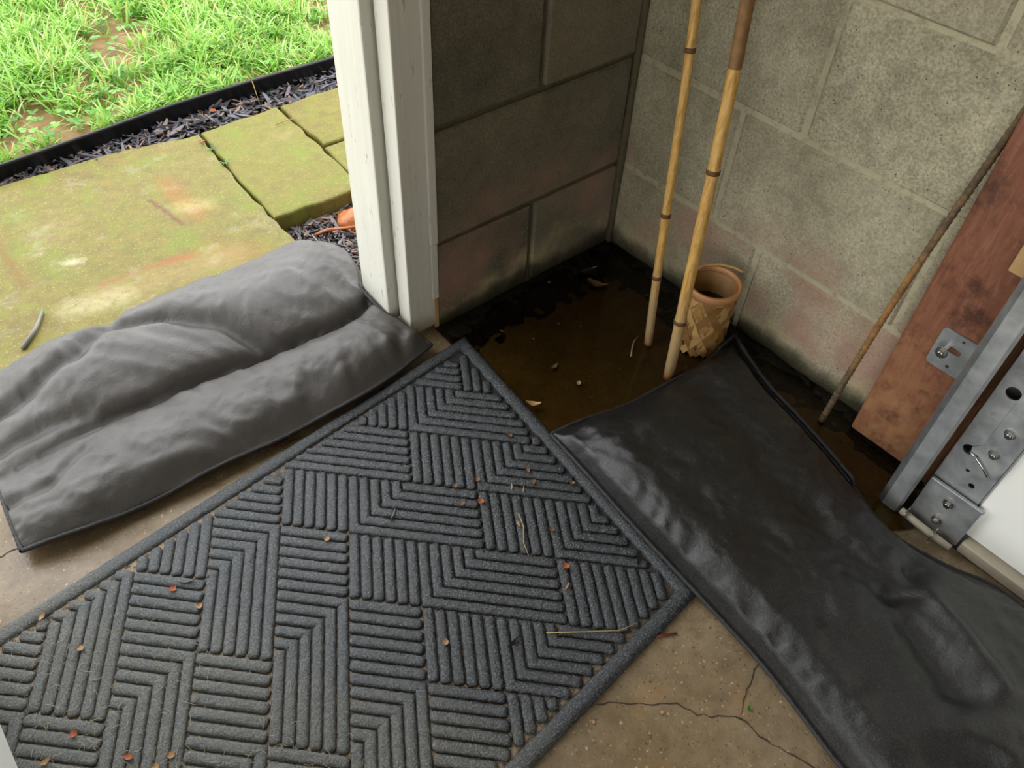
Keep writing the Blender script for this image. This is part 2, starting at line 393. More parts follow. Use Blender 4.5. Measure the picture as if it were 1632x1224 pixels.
# ------------------------------------------------------------------ the room
CH, WT = 2.35, .115
def structure(name, me, m, label, cat):
    return tag(obj(name, me, m), label, cat, None, 'structure')
fl = structure('floor', box('floor', -3.2, .0, -4.0, .10, -.12, 0), MT['floor'], 'bare damp brown concrete floor with cracks running past the mat', 'floor')
structure('ceiling', box('ceiling', -3.3, .2, -4.1, .115, CH, CH+.1), MT['ceil'], 'plain garage ceiling above the floor', 'ceiling')
structure('wall_back', box('wall_back', -3.3, .2, -4.1, -4.0, -.1, CH), MT['room'], 'plain grey rear wall of the garage', 'wall')
structure('wall_far', box('wall_far', -3.3, -3.2, -.6, .115, -.1, CH), MT['room'], 'plain grey wall pier beside the added open bay', 'wall')  # gap between these piers is an added opening that brightens the room
structure('wall_far_pier', box('wall_far_pier', -3.3, -3.2, -4.0, -3.5, -.1, CH), MT['room'], 'plain grey wall pier at the rear of the added open bay', 'wall')
structure('wall_far_lintel', box('wall_far_lintel', -3.3, -3.2, -3.5, -.6, 2.12, CH), MT['room'], 'plain grey lintel over the added open bay', 'wall')

B = .203; Z1 = .1737; J = .009
def ragged(me, amt, seed):
    r = random.Random(seed)
    for v in me.vertices: v.co += Vector((r.uniform(-1, 1), r.uniform(-1, 1), r.uniform(-1, 1)))*amt
    return me
def block(parent, m, x0, x1, y0, y1, z0, z1, k):
    return obj('concrete_block', ragged(box('concrete_block', x0, x1, y0, y1, z0, z1, .004), .0012, k), m, parent)
courses = [(-.03, Z1)]+[(Z1+i*B, Z1+(i+1)*B) for i in range(10)]
courses.append((courses[-1][1], CH))
# right wall (holds the garage door opening)
wr = structure('wall_right', box('wall_right', .003, .19, -.70, .0, -.1, CH), MT['mortarR'], 'pale grey concrete block wall with flush joints and pink stains behind the bamboo canes', 'wall')
jr = {0: [.3194], 1: [.2228, .566], 2: [.3287], 3: [.12, .5236], 4: [.3287]}
for ci, (z0, z1) in enumerate(courses):
    js = [0]+jr.get(ci, [.12, .5236] if ci % 2 else [.3287])+[.70]
    for k in range(len(js)-1):
        if js[k] >= .70: continue
        block(wr, MT['blockR'], rnd.uniform(-.0012, .0012), .06, -js[k+1]+J/2, -js[k]-(J/2 if k else .001), z0+J/2, z1-J/2, ci*10+k)
lint = structure('wall_right_lintel', box('lintel', -.03, .19, -3.3, -.70, 2.12, CH), MT['mortarR'], 'plain lintel wall above the garage door', 'wall')
structure('wall_right_rest', box('wall', .0, .19, -4.0, -3.3, -.1, CH), MT['mortarR'], 'plain block wall past the far side of the garage door', 'wall')
# left wall (holds the side door)
wl = structure('wall_left', box('wall_left', -.425, .19, .008, WT, -.1, CH), MT['mortarL'], 'grey concrete block wall, colour darkened for shade, between the white door frame and the corner', 'wall')
for ci, (z0, z1) in enumerate(courses):
    js = [0, .4185] if ci % 2 else [0, .2112, .4185]
    for k in range(len(js)-1):
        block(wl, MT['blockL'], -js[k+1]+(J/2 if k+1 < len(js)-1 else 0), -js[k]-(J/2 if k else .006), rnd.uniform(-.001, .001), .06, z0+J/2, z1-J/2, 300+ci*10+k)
structure('wall_left_lintel', box('lintel', -1.3, -.425, .0, WT, 2.06, CH), MT['mortarL'], 'wall strip above the open side door', 'wall')
structure('wall_left_rest', box('wall', -3.2, -1.29, .0, WT, -.1, CH), MT['mortarL'], 'plain wall on the hinge side of the open door', 'wall')
# mortar fillet in the corner
obj('corner_mortar', tube('corner_mortar', [(-.004, -.004, z/10) for z in range(0, 23)], [.006+.002*rnd.random() for _ in range(23)], 6), MT['mortarL'], wr)

# white frame of the side door, right-hand side
tr = thing('trim_1', 'white painted wooden door frame with chipped edges and stained foot', 'door frame', (-.46, .05, 0), 'structure')
def wbox(name, x0, x1, y0, y1, z0, z1, k, bev=.002):
    bm = bmesh.new(); n = 14
    box_bm(bm, x0, x1, y0, y1, z0, z1)
    bmesh.ops.bevel(bm, geom=bm.edges[:], offset=bev, segments=2, profile=.5, affect='EDGES')
    return bmmesh(name, bm)
obj('jamb', wbox('jamb', -.478, -.426, -.001, .0325, .012, 2.04, 1), MT['white'], tr)
obj('door_stop', wbox('door_stop', -.496, -.444, .036, WT+.003, .03, 2.04, 2, .003), MT['white'], tr)
obj('casing_strip', wbox('casing_strip', -.432, -.418, -.005, .02, .185, 2.04, 3, .0015), MT['white'], tr)
obj('casing_strip', wbox('casing_strip', -.431, -.4185, -.003, .02, .07, .183, 4, .0015), MT['white'], tr)
obj('casing_strip', wbox('casing_strip', -.428, -.4195, -.002, .02, .004, .068, 5, .0015), MT['plank'], tr)
obj('head', wbox('head', -1.27, -.426, -.001, WT, 2.04, 2.07, 6), MT['white'], tr)
tr2 = thing('trim_2', 'white hinge-side jamb of the open door', 'door frame', (-1.27, .05, 0), 'structure')
obj('jamb', wbox('jamb', -1.29, -1.255, -.001, WT, 0, 2.04, 7), MT['white'], tr2)
# the open leaf
dl = thing('door_1', 'white door leaf swung open into the garage over the mat', 'door', (-1.23, -.02, 0), 'structure')
obj('leaf', box('leaf', -1.250, -1.2105, -.76, -.02, .035, 2.03, .002), MT['doorw'], dl)
obj('handle', tube('handle', [(-1.2105, -.70, 1.0), (-1.19, -.70, 1.0), (-1.165, -.70, 1.0), (-1.15, -.70, 1.0)], [.014, .012, .026, .018], 14), MT['bolt'], dl)
obj('hinge', box('hinge', -1.256, -1.208, -.022, -.008, .2, .3, .001), MT['galv'], dl)
obj('hinge', box('hinge', -1.256, -1.208, -.022, -.008, 1.7, 1.8, .001), MT['galv'], dl)

# floor cracks
def ribbon(name, pts, wd, z, seed):
    r = random.Random(seed); P = []
    for (x0, y0), (x1, y1) in zip(pts, pts[1:]):
        n = max(2, int(math.hypot(x1-x0, y1-y0)/.008))
        for k in range(n): P.append((x0+(x1-x0)*k/n+r.uniform(-.002, .002), y0+(y1-y0)*k/n+r.uniform(-.002, .002)))
    P.append(pts[-1]); V, F = [], []
    for i, (x, y) in enumerate(P):
        a = P[max(i-1, 0)]; b = P[min(i+1, len(P)-1)]; dx, dy = b[0]-a[0], b[1]-a[1]; l = math.hypot(dx, dy) or 1
        h = wd*r.uniform(.3, 1.1)*(.25 if i in (0, len(P)-1) else 1)
        V += [(x-dy/l*h, y+dx/l*h, z), (x+dy/l*h, y-dx/l*h, z)]
    for i in range(len(P)-1): F.append((2*i, 2*i+1, 2*i+3, 2*i+2))
    return mesh(name, V, F)
obj('crack', ribbon('crack', [(-.70, -.63), (-.651, -.659), (-.616, -.689), (-.585, -.712), (-.579, -.737), (-.54, -.773), (-.537, -.809), (-.516, -.866), (-.50, -.93), (-.44, -1.05)], .0012, .0006, 1), MT['crack'], fl)
obj('crack', ribbon('crack', [(-.54, -.773), (-.52, -.762), (-.507, -.756), (-.47, -.745), (-.40, -.72)], .0008, .0006, 2), MT['crack'], fl)
obj('crack', ribbon('crack', [(-1.6, .02), (-1.1, -.005), (-.9, -.03), (-.75, -.06)], .001, .0006, 3), MT['crack'], fl)

# ------------------------------------------------------------------ garage door side
bd = tag(obj('trim_3', box('trim_3', -.042, .0, -.700, -.592, .006, 2.1, .003), MT['board']), 'red-brown stained wooden board fixed upright beside the garage door track', 'board', None, 'structure')
js_ = thing('trim_4', 'old bare brown wooden jamb strips behind the garage door edge', 'door frame', (-.03, -.73, 0), 'structure')
obj('jamb_strip', box('jamb_strip', -.048, .0, -.737, -.705, .006, 2.1, .002), MT['wood'], js_)
obj('jamb_strip', box('jamb_strip', -.052, .0, -.760, -.740, .006, 2.1, .002), MT['wood'], js_)
tag(obj('timber_block', box('timber_block', -.060, -.0425, -.6940, -.668, .384, .62, .002), MT['plank']), 'pale timber block standing out from the red-brown board', 'wood block')

tk = thing('door_track', 'galvanised steel roller track of the garage door on its slotted bracket', 'track', (-.09, -.705, 0))
prof = [(-.1225, -.730), (-.1285, -.7265), (-.1295, -.722), (-.1295, -.712)]
for k in range(1, 9):
    a = math.radians(180-90*k/8); prof.append((-.1175+.012*math.cos(a), -.708+.012*math.sin(a)))
prof += [(-.095, -.696), (-.070, -.696), (-.064, -.699), (-.062, -.706), (-.062, -.722)]
V, F = [], []
def offs(P, d):
    R = []
    for i, p in enumerate(P):
        a = P[max(i-1, 0)]; b = P[min(i+1, len(P)-1)]; dx, dy = b[0]-a[0], b[1]-a[1]; l = math.hypot(dx, dy)
        R.append((p[0]-dy/l*d, p[1]+dx/l*d))
    return R
ring = prof+offs(prof, -.002)[::-1]; nr = len(ring)
for z in (.006, 2.0): V += [(x, y, z) for x, y in ring]
F = [(k, (k+1) % nr, nr+(k+1) % nr, nr+k) for k in range(nr)]
n2 = len(prof)
for base in (0, nr):
    F += [(base+k, base+k+1, base+nr-2-k, base+nr-1-k) for k in range(n2-1)]
bm = bmesh.new(); me = mesh('rail', V, F); bm.from_mesh(me)
me = bmmesh('rail', bm)
for f in me.polygons:
    if len(f.vertices) == 4 and abs(f.normal.z) < .1 and 4 <= (f.index % nr) < 13: f.use_smooth = True
obj('rail', me, MT['galv'], tk)
br = obj('bracket', plate('bracket', rrect(-.700, -.637, .199, .263, .006),
     [[(-.662+.011*c, .236+.0045*s) for c, s in ((-1, .0), (-.9, .8), (-.6, 1), (.6, 1), (.9, .8), (1, 0), (.9, -.8), (.6, -1), (-.6, -1), (-.9, -.8))],
      circ(-.666, .209, .0028, 10), circ(-.668, .256, .0022, 10)], .0025, lambda a, b, c: (-.0445+c, a, b)), MT['galv'], tk)
obj('bracket_arm', box('bracket_arm', -.064, -.043, -.702, -.6985, .199, .263, .0008), MT['galv'], tk)
def bolt(parent, p, r, proud, name='bolt'):
    x, y, z = p
    bm = bmesh.new()
    def disc(r, x0, x1, n):
        m = bmesh.ops.create_cone(bm, cap_ends=True, segments=n, radius1=r, radius2=r, depth=abs(x1-x0))
        bmesh.ops.transform(bm, matrix=Matrix.Translation(((x0+x1)/2, y, z)) @ Matrix.Rotation(math.pi/2, 4, 'Y'), verts=m['verts'])
    disc(r*.5, x, x-proud, 10); disc(r*1.35, x-proud, x-proud-.0015, 18); disc(r, x-proud-.0015, x-proud-.006, 6); disc(r*.55, x-proud-.006, x-proud-.0075, 10)
    return obj(name, bmmesh(name, bm), MT['bolt'], parent)
bolt(br, (-.040, -.6545, .239), .0062, .024)

gd = thing('door_2', 'white sectional garage door with galvanised end stile, hinge plate and cream bottom rail', 'garage door', (-.08, -1.5, 0), 'structure')
sec_z = [.026, .52, 1.03, 1.54, 2.05]
for a, b in zip(sec_z, sec_z[1:]):
    obj('door_panel', box('door_panel', -.1035, -.058, -3.25, -.8035, a+.001, b-.001, .003), MT['doorw'], gd)
obj('bottom_rail', box('bottom_rail', -.118, -.056, -3.25, -.818, .004, .0255, .0025), MT['cream'], gd)
obj('bottom_seal', box('bottom_seal', -.112, -.058, -3.25, -.742, .0005, .004), MT['dark'], gd)
pl_ = lambda x: (lambda a, b, c: (x+c, a, b))
es = obj('end_stile', plate('end_stile', [(-.803, .028), (-.739, .028), (-.739, 2.04), (-.803, 2.04)],
     [circ(-.7545, .163, .0085), circ(-.757, .275, .0095), circ(-.783, .112, .0045, 12), circ(-.768, .131, .003, 10), circ(-.757, .39, .0095), circ(-.757, .50, .0095)], .002, pl_(-.1055)), MT['galv'], gd)
obj('stile_web', box('stile_web', -.074, -.06, -.803, -.742, .006, 2.04), MT['galv'], gd)
obj('stile_return', box('stile_return', -.105, -.06, -.7395, -.7375, .028, 2.04), MT['galv'], gd)
hp = obj('hinge_plate', plate('hinge_plate', [(-.766, .300), (-.803, .300), (-.803, .168), (-.800, .150), (-.792, .139), (-.784, .137), (-.766, .150), (-.758, .163), (-.756, .172), (-.766, .185)], [circ(-.7665, .163, .002, 8)], .002, pl_(-.1085)), MT['galv'], gd)
bolt(hp, (-.109, -.7815, .2235), .0052, .001); bolt(hp, (-.109, -.7815, .183), .0052, .001)
obj('cotter_pin', tube('cotter_pin', [(-.111, -.757, .165), (-.113, -.768, .163), (-.113, -.780, .156), (-.112, -.792, .146)], .0016, 8), MT['bolt'], hp)
bb = obj('bottom_bracket', plate('bottom_bracket', rrect(-.814, -.7385, .006, .091, .002), [], .0028, pl_(-.1115)), MT['galv'], gd)
obj('bracket_lip', box('bracket_lip', -.116, -.110, -.816, -.7385, .089, .0925, .001), MT['galv'], bb)
bolt(bb, (-.113, -.775, .068), .0055, .001); bolt(bb, (-.113, -.7755, .017+.012), .0055, .001)
obj('roller_shaft', tube('roller_shaft', [(-.131, -.733, .019), (-.133, -.76, .019), (-.134, -.812, .019)], .0055, 12), MT['cream'], bb)
for yy in (-.741, -.785):
    bm = bmesh.new(); m = bmesh.ops.create_cone(bm, cap_ends=True, segments=20, radius1=.0125, radius2=.0125, depth=.0018)
    bmesh.ops.transform(bm, matrix=Matrix.Translation((-.132, yy, .0185)) @ Matrix.Rotation(math.pi/2, 4, 'X'), verts=m['verts'])
    obj('washer', bmmesh('washer', bm), MT['bolt'], bb)

# ------------------------------------------------------------------ floor mat
M0, M1 = Vector((-.403, -.052)), Vector((-.459, -.632))
EL = Vector((-.9968, -.080)); LEN = .895
M3, M2 = M0+EL*LEN, M1+EL*LEN
fm = thing('floor_mat', 'charcoal ribbed rubber-backed doormat with raised diagonal bars, lying at the doorway', 'doormat', ((M0.x+M2.x)/2, (M0.y+M2.y)/2, 0))
quad = [M0, M1, M2, M3]
def inset(d):
    cx = sum((p for p in quad), Vector((0, 0)))/4; R = []
    for i in range(4):
        a, b, c = quad[i-1], quad[i], quad[(i+1) % 4]
        e1 = (a-b).normalized(); e2 = (c-b).normalized(); s_ = abs(e1.x*e2.y-e1.y*e2.x)
        R.append(b+(e1+e2)*d/s_)
    return R
def prism(name, lo, z0, z1):
    V = [(p.x, p.y, z0) for p in lo]+[(p.x, p.y, z1) for p in lo]; n = len(lo)
    return mesh(name, V, [tuple(range(n))[::-1], tuple(range(n, 2*n))]+[(k, (k+1) % n, n+(k+1) % n, n+k) for k in range(n)])
obj('backing', prism('backing', inset(.003), .001, .006), MT['backing'], fm)
# rounded border bead all round
V, F = [], []; prof_b = [(0, .001), (.0, .006), (.003, .0105), (.006, .0118), (.009, .012), (.0125, .012), (.016, .0115), (.019, .0105), (.021, .009), (.0225, .006)]
loops = [inset(d) for d, _ in prof_b]; NS = 180; NPB = len(prof_b)
for li, (d, z) in enumerate(prof_b):
    L = loops[li]
    for i in range(4):
        for k in range(NS):
            p = L[i].lerp(L[(i+1) % 4], k/NS); j = .0008 if 0 < li < NPB-1 else .0003
            V.append((p.x+rnd.uniform(-j, j), p.y+rnd.uniform(-j, j), z+rnd.uniform(-j, j)*.5))
n = 4*NS
for li in range(len(prof_b)-1):
    for k in range(n): F.append((li*n+k, li*n+(k+1) % n, (li+1)*n+(k+1) % n, (li+1)*n+k))
bm = bmesh.new(); bm.from_mesh(mesh('border', V, F)); obj('border', bmmesh('border', bm, True), MT['mat'], fm)
# raised bars: cells of six bars set diagonally; bars run straight or turn one corner
P0, UU, VV = Vector((-.822, -.349)), Vector((.066, -.0695)), Vector((-.052, -.084))
clipq = inset(.0265)
def clip(a, b):
    t0, t1 = 0, 1; d = b-a
    for i in range(4):
        p, q_ = clipq[i], clipq[(i+1) % 4]; e = q_-p; nrm = Vector((-e.y, e.x))
        cen = sum(clipq, Vector((0, 0)))/4
        if nrm.dot(cen-p) < 0: nrm = -nrm
        f0, fd = nrm.dot(a-p), nrm.dot(d)
        if abs(fd) < 1e-9:
            if f0 < 0: return None
        else:
            t = -f0/fd
            if fd > 0: t0 = max(t0, t)
            else: t1 = min(t1, t)
    return (a+d*t0, a+d*t1) if t1-t0 > 1e-4 else None
def at(u, v): return P0+UU*(u-1)+VV*(v-1)
bars = []
for c in range(-14, 16):
    for r in range(-14, 16):
        d = r-c; ty = d % 3
        for k in range(6):
            f = (k+.5)/6; g = .012
            if ty == 0:       # bars along the row
                left_is_turn = (d+1) <= -2     # cell to the left turns into this row
                if left_is_turn: continue      # already part of the turning bar
                bars.append([(c+g, r+f), (c+1-g, r+f)])
            elif ty == 2:     # bars down the column
                if d-1 >= 1: continue          # continues from the turning cell above
                bars.append([(c+f, r+g), (c+f, r+1-g)])
            else:
                if d >= 1: bars.append([(c+g, r+f), (c+1-f, r+f), (c+1-f, r+2-g)])
                else: bars.append([(c+f, r+g), (c+f, r+1-f), (c+2-g, r+1-f)])
def bar_mesh(poly, seed):
    r = random.Random(seed); W = .0075; H = .0058
    prof = [(-1, 0), (-.95, .45), (-.75, .85), (-.4, .97), (0, 1.0), (.4, .97), (.75, .85), (.95, .45), (1, 0)]
    pts = []
    for i in range(len(poly)-1):
        a, b = poly[i], poly[i+1]; n = max(2, int((b-a).length/.0036))
        for k in range(n): pts.append(a.lerp(b, k/n))
    pts.append(poly[-1])
    V, F = [], []; m = len(prof)
    for i, p in enumerate(pts):
        d0 = (p-pts[i-1]).normalized() if i else (pts[1]-p).normalized()
        d1 = (pts[i+1]-p).normalized() if i < len(pts)-1 else d0
        t = (d0+d1).normalized(); nn = Vector((-t.y, t.x)); sc = 1/max(.5, nn.dot(Vector((-d0.y, d0.x))))
        endf = .72 if i in (0, len(pts)-1) else 1
        for (a, h) in prof:
            wob = r.uniform(-.0005, .0005)
            q_ = p+nn*(a*W*endf*sc+wob); V.append((q_.x, q_.y, .0055+h*H*(.8 if endf < 1 else 1)+r.uniform(-.00075, .00075)*(h > 0)))
    for i in range(len(pts)-1):
        for k in range(m-1): F.append((i*m+k, i*m+k+1, (i+1)*m+k+1, (i+1)*m+k))
    F += [tuple(range(m)), tuple(range((len(pts)-1)*m, len(pts)*m))[::-1]]
    bm = bmesh.new(); bm.from_mesh(mesh('raised_bar', V, F)); return bmmesh('raised_bar', bm, True)
nbar = 0
for i, poly in enumerate(bars):
    W = [at(*p) for p in poly]; runs = []; cur = []
    for a, b in zip(W, W[1:]):
        s_ = clip(a, b)
        if not s_:
            if cur: runs.append(cur); cur = []
            continue
        if cur and (cur[-1]-s_[0]).length < 1e-5: cur.append(s_[1])
        else:
            if cur: runs.append(cur)
            cur = [s_[0], s_[1]]
    if cur: runs.append(cur)
    for rn in runs:
        if sum((b-a).length for a, b in zip(rn, rn[1:])) > .011:
            obj('raised_bar', bar_mesh(rn, i), MT['mat'], fm); nbar += 1
print('bars', nbar)
# pale lint and pet hair on the dry end
r_ = random.Random(3); V, F = [], []
while len(V) < 8*1100:
    x, y = r_.uniform(-1.27, -.80), r_.uniform(-.72, -.09)
    if r_.random() > max(0, min(1, (-.98-(x+.35*(y+.3)))/.14)): continue
    a = r_.uniform(0, 6.28); L = r_.uniform(.006, .02); da = r_.uniform(-.9, .9); b = len(V); w_ = .00022; px, py = x, y
    for k in range(4):
        t = a+da*k; V += [(px-math.sin(t)*w_, py+math.cos(t)*w_, .0122+.0012*math.sin(k*1.1)), (px+math.sin(t)*w_, py-math.cos(t)*w_, .0124+.0012*math.sin(k*1.1))]
        px += math.cos(t)*L/3; py += math.sin(t)*L/3
    F += [(b+2*k, b+2*k+1, b+2*k+3, b+2*k+2) for k in range(3)]
cen_ = sum(clipq, Vector((0, 0)))/4
obj('lint', mesh('lint', V, F), simple('pale_lint', srgb(150, 146, 124), .9), fm)['kind'] = 'stuff'

# ------------------------------------------------------------------ flood bags
def bag(name, label, m, near, far, e0, e1, hfun, zedge, NU=150, NV=84, loc=(0, 0, 0), base=.004):
    """near/far: long edges (list of xy, same direction), e0/e1: end edges from near to far"""
    def ev(P, t):
        L = [0]
        for a, b in zip(P, P[1:]): L.append(L[-1]+math.hypot(b[0]-a[0], b[1]-a[1]))
        return Vector((interp(t*L[-1], L, [p[0] for p in P]), interp(t*L[-1], L, [p[1] for p in P])))
    def smooth(P):
        P = [Vector(p) for p in P]; out = []
        for i in range(len(P)-1):
            p0, p1, p2, p3 = P[max(i-1, 0)], P[i], P[i+1], P[min(i+2, len(P)-1)]
            for k in range(8):
                t = k/8; out.append(.5*((2*p1)+(p2-p0)*t+(2*p0-5*p1+4*p2-p3)*t*t+(3*p1-p0-3*p2+p3)*t**3))
        out.append(P[-1]); return [tuple(v) for v in out]
    near, far, e0, e1 = map(smooth, (near, far, e0, e1))
    c00, c10, c01, c11 = Vector(near[0]), Vector(near[-1]), Vector(far[0]), Vector(far[-1])
    def xy(u, v):
        return (ev(near, u)*(1-v)+ev(far, u)*v+ev(e0, v)*(1-u)+ev(e1, v)*u
                - (c00*(1-u)*(1-v)+c10*u*(1-v)+c01*(1-u)*v+c11*u*v))
    gu = [(1-math.cos(math.pi*i/NU))/2*.35+i/NU*.65 for i in range(NU+1)]
    gv = [(1-math.cos(math.pi*i/NV))/2*.35+i/NV*.65 for i in range(NV+1)]
    V, F = [], []; top = {}
    for i, u in enumerate(gu):
        for j, v in enumerate(gv):
            p = xy(u, v); ed = min(i, NU-i, j, NV-j) == 0
            z = zedge(u, v) if ed else max(hfun(u, v, p), base+.003)
            top[i, j] = len(V); V.append((p.x, p.y, z))
    bot = {}
    for i, u in enumerate(gu):
        for j, v in enumerate(gv):
            if min(i, NU-i, j, NV-j) == 0: bot[i, j] = top[i, j]; continue
            dd = min(u*1.8, (1-u)*1.8, v, 1-v); k = min(1, dd/.12); k = k*k*(3-2*k)
            bot[i, j] = len(V); x, y, z = V[top[i, j]]
            V.append((x, y, min(z-.002, zedge(u, v)*(1-k)+base*k)))
    for i in range(NU):
        for j in range(NV):
            F.append((top[i, j], top[i+1, j], top[i+1, j+1], top[i, j+1]))
            F.append((bot[i, j], bot[i, j+1], bot[i+1, j+1], bot[i+1, j]))
    t = thing(name, label, 'flood bag', loc)
    bm = bmesh.new(); bm.from_mesh(mesh('body', V, F)); obj('body', bmmesh('body', bm, True), m, t)
    edge = [(i, 0) for i in range(NU)]+[(NU, j) for j in range(NV)]+[(i, NV) for i in range(NU, 0, -1)]+[(0, j) for j in range(NV, 0, -1)]
    pts = [Vector(V[top[e]]) for e in edge]; pts.append(pts[0])
    pts = [p+Vector((0, 0, rnd.uniform(-.0006, .0006))) for p in pts]
    obj('hem', tube('hem', pts, [.0032+.0006*rnd.random() for _ in pts], 7, False), MT['hem'], t)
    return t
def gl(d, w): return math.exp(-(d/w)**2)
def segd(p, a, b):
    a, b = Vector(a), Vector(b); e = b-a; t = max(0, min(1, (p-a).dot(e)/e.length_squared)); return (p-a-e*t).length
def pold(p, L): return min(segd(p, a, b) for a, b in zip(L, L[1:]))
def ridge_noise(p, s, seed): return 1-abs(nz(p.x, p.y, seed, s))*2

# left bag, across the doorway
CRL = [(-1.12, .10), (-.918, .096), (-.746, .083), (-.577, .066), (-.505, .085)]
V1 = [(-.87, .245), (-.80, .215), (-.735, .15), (-.70, .085)]
V2 = [(-1.12, .205), (-1.02, .20), (-.95, .215), (-.90, .25), (-.86, .30)]
V3 = [(-1.12, .14), (-1.03, .13), (-.97, .115)]
V4 = [(-1.12, .05), (-1.06, .035), (-1.0, .06)]
def hL(u, v, p):
    yc = interp(p.x, [q_[0] for q_ in CRL], [q_[1] for q_ in CRL])
    y0 = -.065; y1 = .315
    if p.y < yc: t = (p.y-y0)/(yc-y0); prf = .010+.034*max(0, math.sin(math.pi*min(1, max(0, t*.84+.05))))**.8
    else: t = (p.y-yc)/(y1-yc); prf = .010+.064*max(0, math.sin(math.pi*min(1, max(0, t*.93+.05))))**.6
    ends = min(1, u/.22)**.8*.72+.28; ende = min(1, (1-u)/.09)**.55
    z = .016+prf*min(ends, .25+.75*ende)+.022*math.sin(math.pi*v)*max(0, 1-(1-u)/.06)
    z -= .022*gl(pold(p, V1), .015)+.024*gl(pold(p, V2), .017)*min(1, (1-v)*6)+.012*gl(pold(p, V3), .010)+.010*gl(pold(p, V4), .010)
    z -= .022*gl(pold(p, CRL), .008)*min(1, max(0, u-.12)/.3)
    z += .008*nz(p.x, p.y, 3, 9)*min(1, 4*min(u, 1-u, v, 1-v)*2)
    wp = p+Vector((nz(p.x, p.y, 1, 6), nz(p.x, p.y, 2, 6)))*.05
    z += .0034*ridge_noise(Vector((wp.x*.8+wp.y*.6, (wp.y*.8-wp.x*.6)*.45)), 30, 5)+.0016*ridge_noise(wp, 60, 6)
    z += .0055*math.sin(p.x*85+16*nz(p.x, p.y, 8, 7))*gl(p.y+.035, .026)*max(0, .5+1.4*nz(p.x, 0, 4, 11))*(.4+u)
    z += .004*math.sin(p.x*70+p.y*50+10*nz(p.x, p.y, 3, 6))*gl(p.y-.06, .03)*max(0, .2+nz(p.x, 0, 9, 9))
    z += .006*nz(p.x*2.4, p.y*.9, 9, 14)*max(0, 1-u/.3)
    e = min(1, min(v/.10, (1-v)/.10)); e = e*(2-e); return .018*(1-e)+z*e if e < 1 else z
bag('flood_bag', 'puffy grey-black fabric flood bag lying across the doorway outside the mat', MT['bagL'],
    [(-1.122, -.030), (-1.05, -.048), (-.96, -.056), (-.87, -.062), (-.75, -.068), (-.63, -.071), (-.56, -.064), (-.50, -.052), (-.468, -.046)],
    [(-1.112, .318), (-.95, .312), (-.80, .312), (-.68, .312), (-.58, .315), (-.522, .300), (-.492, .282)],
    [(-1.122, -.030), (-1.118, .04), (-1.112, .12), (-1.108, .22), (-1.112, .318)],
    [(-.468, -.046), (-.481, -.010), (-.489, .02), (-.501, .05), (-.501, .112), (-.480, .155), (-.468, .22), (-.492, .282)],
    hL, lambda u, v: .021+.006*math.sin(u*19)*(1-u)-.008*(v > .9)+.034*math.sin(math.pi*v)*(u > .97), loc=(-.8, .12, 0), base=.002)

# right bag, on the mat's corner against the garage door
def hR(u, v, p):
    prf = .012+.034*max(0, math.sin(math.pi*min(1, max(0, .06+v*.88))))**.7
    e_ = min(1, u/.10)**.7*min(1, (1-u)/.06)**.6
    z = .014+prf*(.3+.7*e_)
    z += .008*nz(p.x, p.y, 11, 7)+.004*nz(p.x, p.y, 12, 16)
    z += .0022*ridge_noise(p+Vector((nz(p.x, p.y, 5, 8), nz(p.x, p.y, 6, 8)))*.04, 30, 15)+.0012*ridge_noise(p, 75, 18)
    # gathers along the near hem
    z += .0042*math.sin(p.y*150+v*20+11*nz(p.x, p.y, 21, 9))*gl(v-.045, .05)*(.25+1.0*abs(nz(0, p.y, 3, 12)))
    z += .013*gl(v-.12, .10)*min(1, u/.05)
    z -= .010*gl(pold(p, [(-.20, -.40), (-.24, -.55), (-.28, -.70), (-.30, -.80)]), .03)
    z -= .016*gl(pold(p, [(-.285, -.80), (-.265, -.815), (-.235, -.80)]), .018)
    z -= .012*gl(pold(p, [(-.315, -.84), (-.33, -.88), (-.345, -.92)]), .020)
    z += .015*gl(pold(p, [(-.255, -.825), (-.268, -.87), (-.290, -.92), (-.305, -.95)]), .020)
    z += .012*gl(pold(p, [(-.40, -.93), (-.36, -.98)]), .03)-.012*gl(pold(p, [(-.45, -.95), (-.40, -.99)]), .025)
    e = min(1, min(v/.03, (1-v)/.08, u/.035)); return .020*(1-e)+z*e if e < 1 else z
bag('flood_bag', 'flat wet black fabric flood bag lying on the mat corner beside the garage door', MT['bagR'],
    [(-.436, -.312), (-.443, -.391), (-.455, -.51), (-.464, -.63), (-.475, -.753), (-.501, -.886), (-.505, -.96), (-.47, -1.03)],
    [(-.046, -.352), (-.09, -.45), (-.115, -.55), (-.145, -.65), (-.178, -.74), (-.165, -.82), (-.140, -.89), (-.145, -.985)],
    [(-.436, -.312), (-.37, -.325), (-.296, -.341), (-.218, -.352), (-.13, -.355), (-.046, -.352)],
    [(-.47, -1.03), (-.40, -1.045), (-.32, -1.035), (-.25, -1.01), (-.19, -.995), (-.145, -.985)],
    hR, lambda u, v: .0165+.010*(v > .9)*(u < .5)+.003*math.sin(v*14), loc=(-.3, -.65, 0), base=.003)

# ------------------------------------------------------------------ puddle, silt
def puddle_poly():
    P = [(-.43, -.004), (-.425, -.06), (-.45, -.12), (-.47, -.4), (-.44, -.55), (-.30, -.62), (-.24, -.66), (-.20, -.72), (-.13, -.76), (-.06, -.735), (-.044, -.70), (-.044, -.60), (-.003, -.59), (-.003, -.004)]
    return P
pp = puddle_poly()
bm = bmesh.new(); bm.faces.new([bm.verts.new((x, y, .0028)) for x, y in pp])
tag(obj('puddle', bmmesh('puddle', bm), MT['water']), 'shallow brown puddle of muddy water standing in the wall corner', 'puddle')
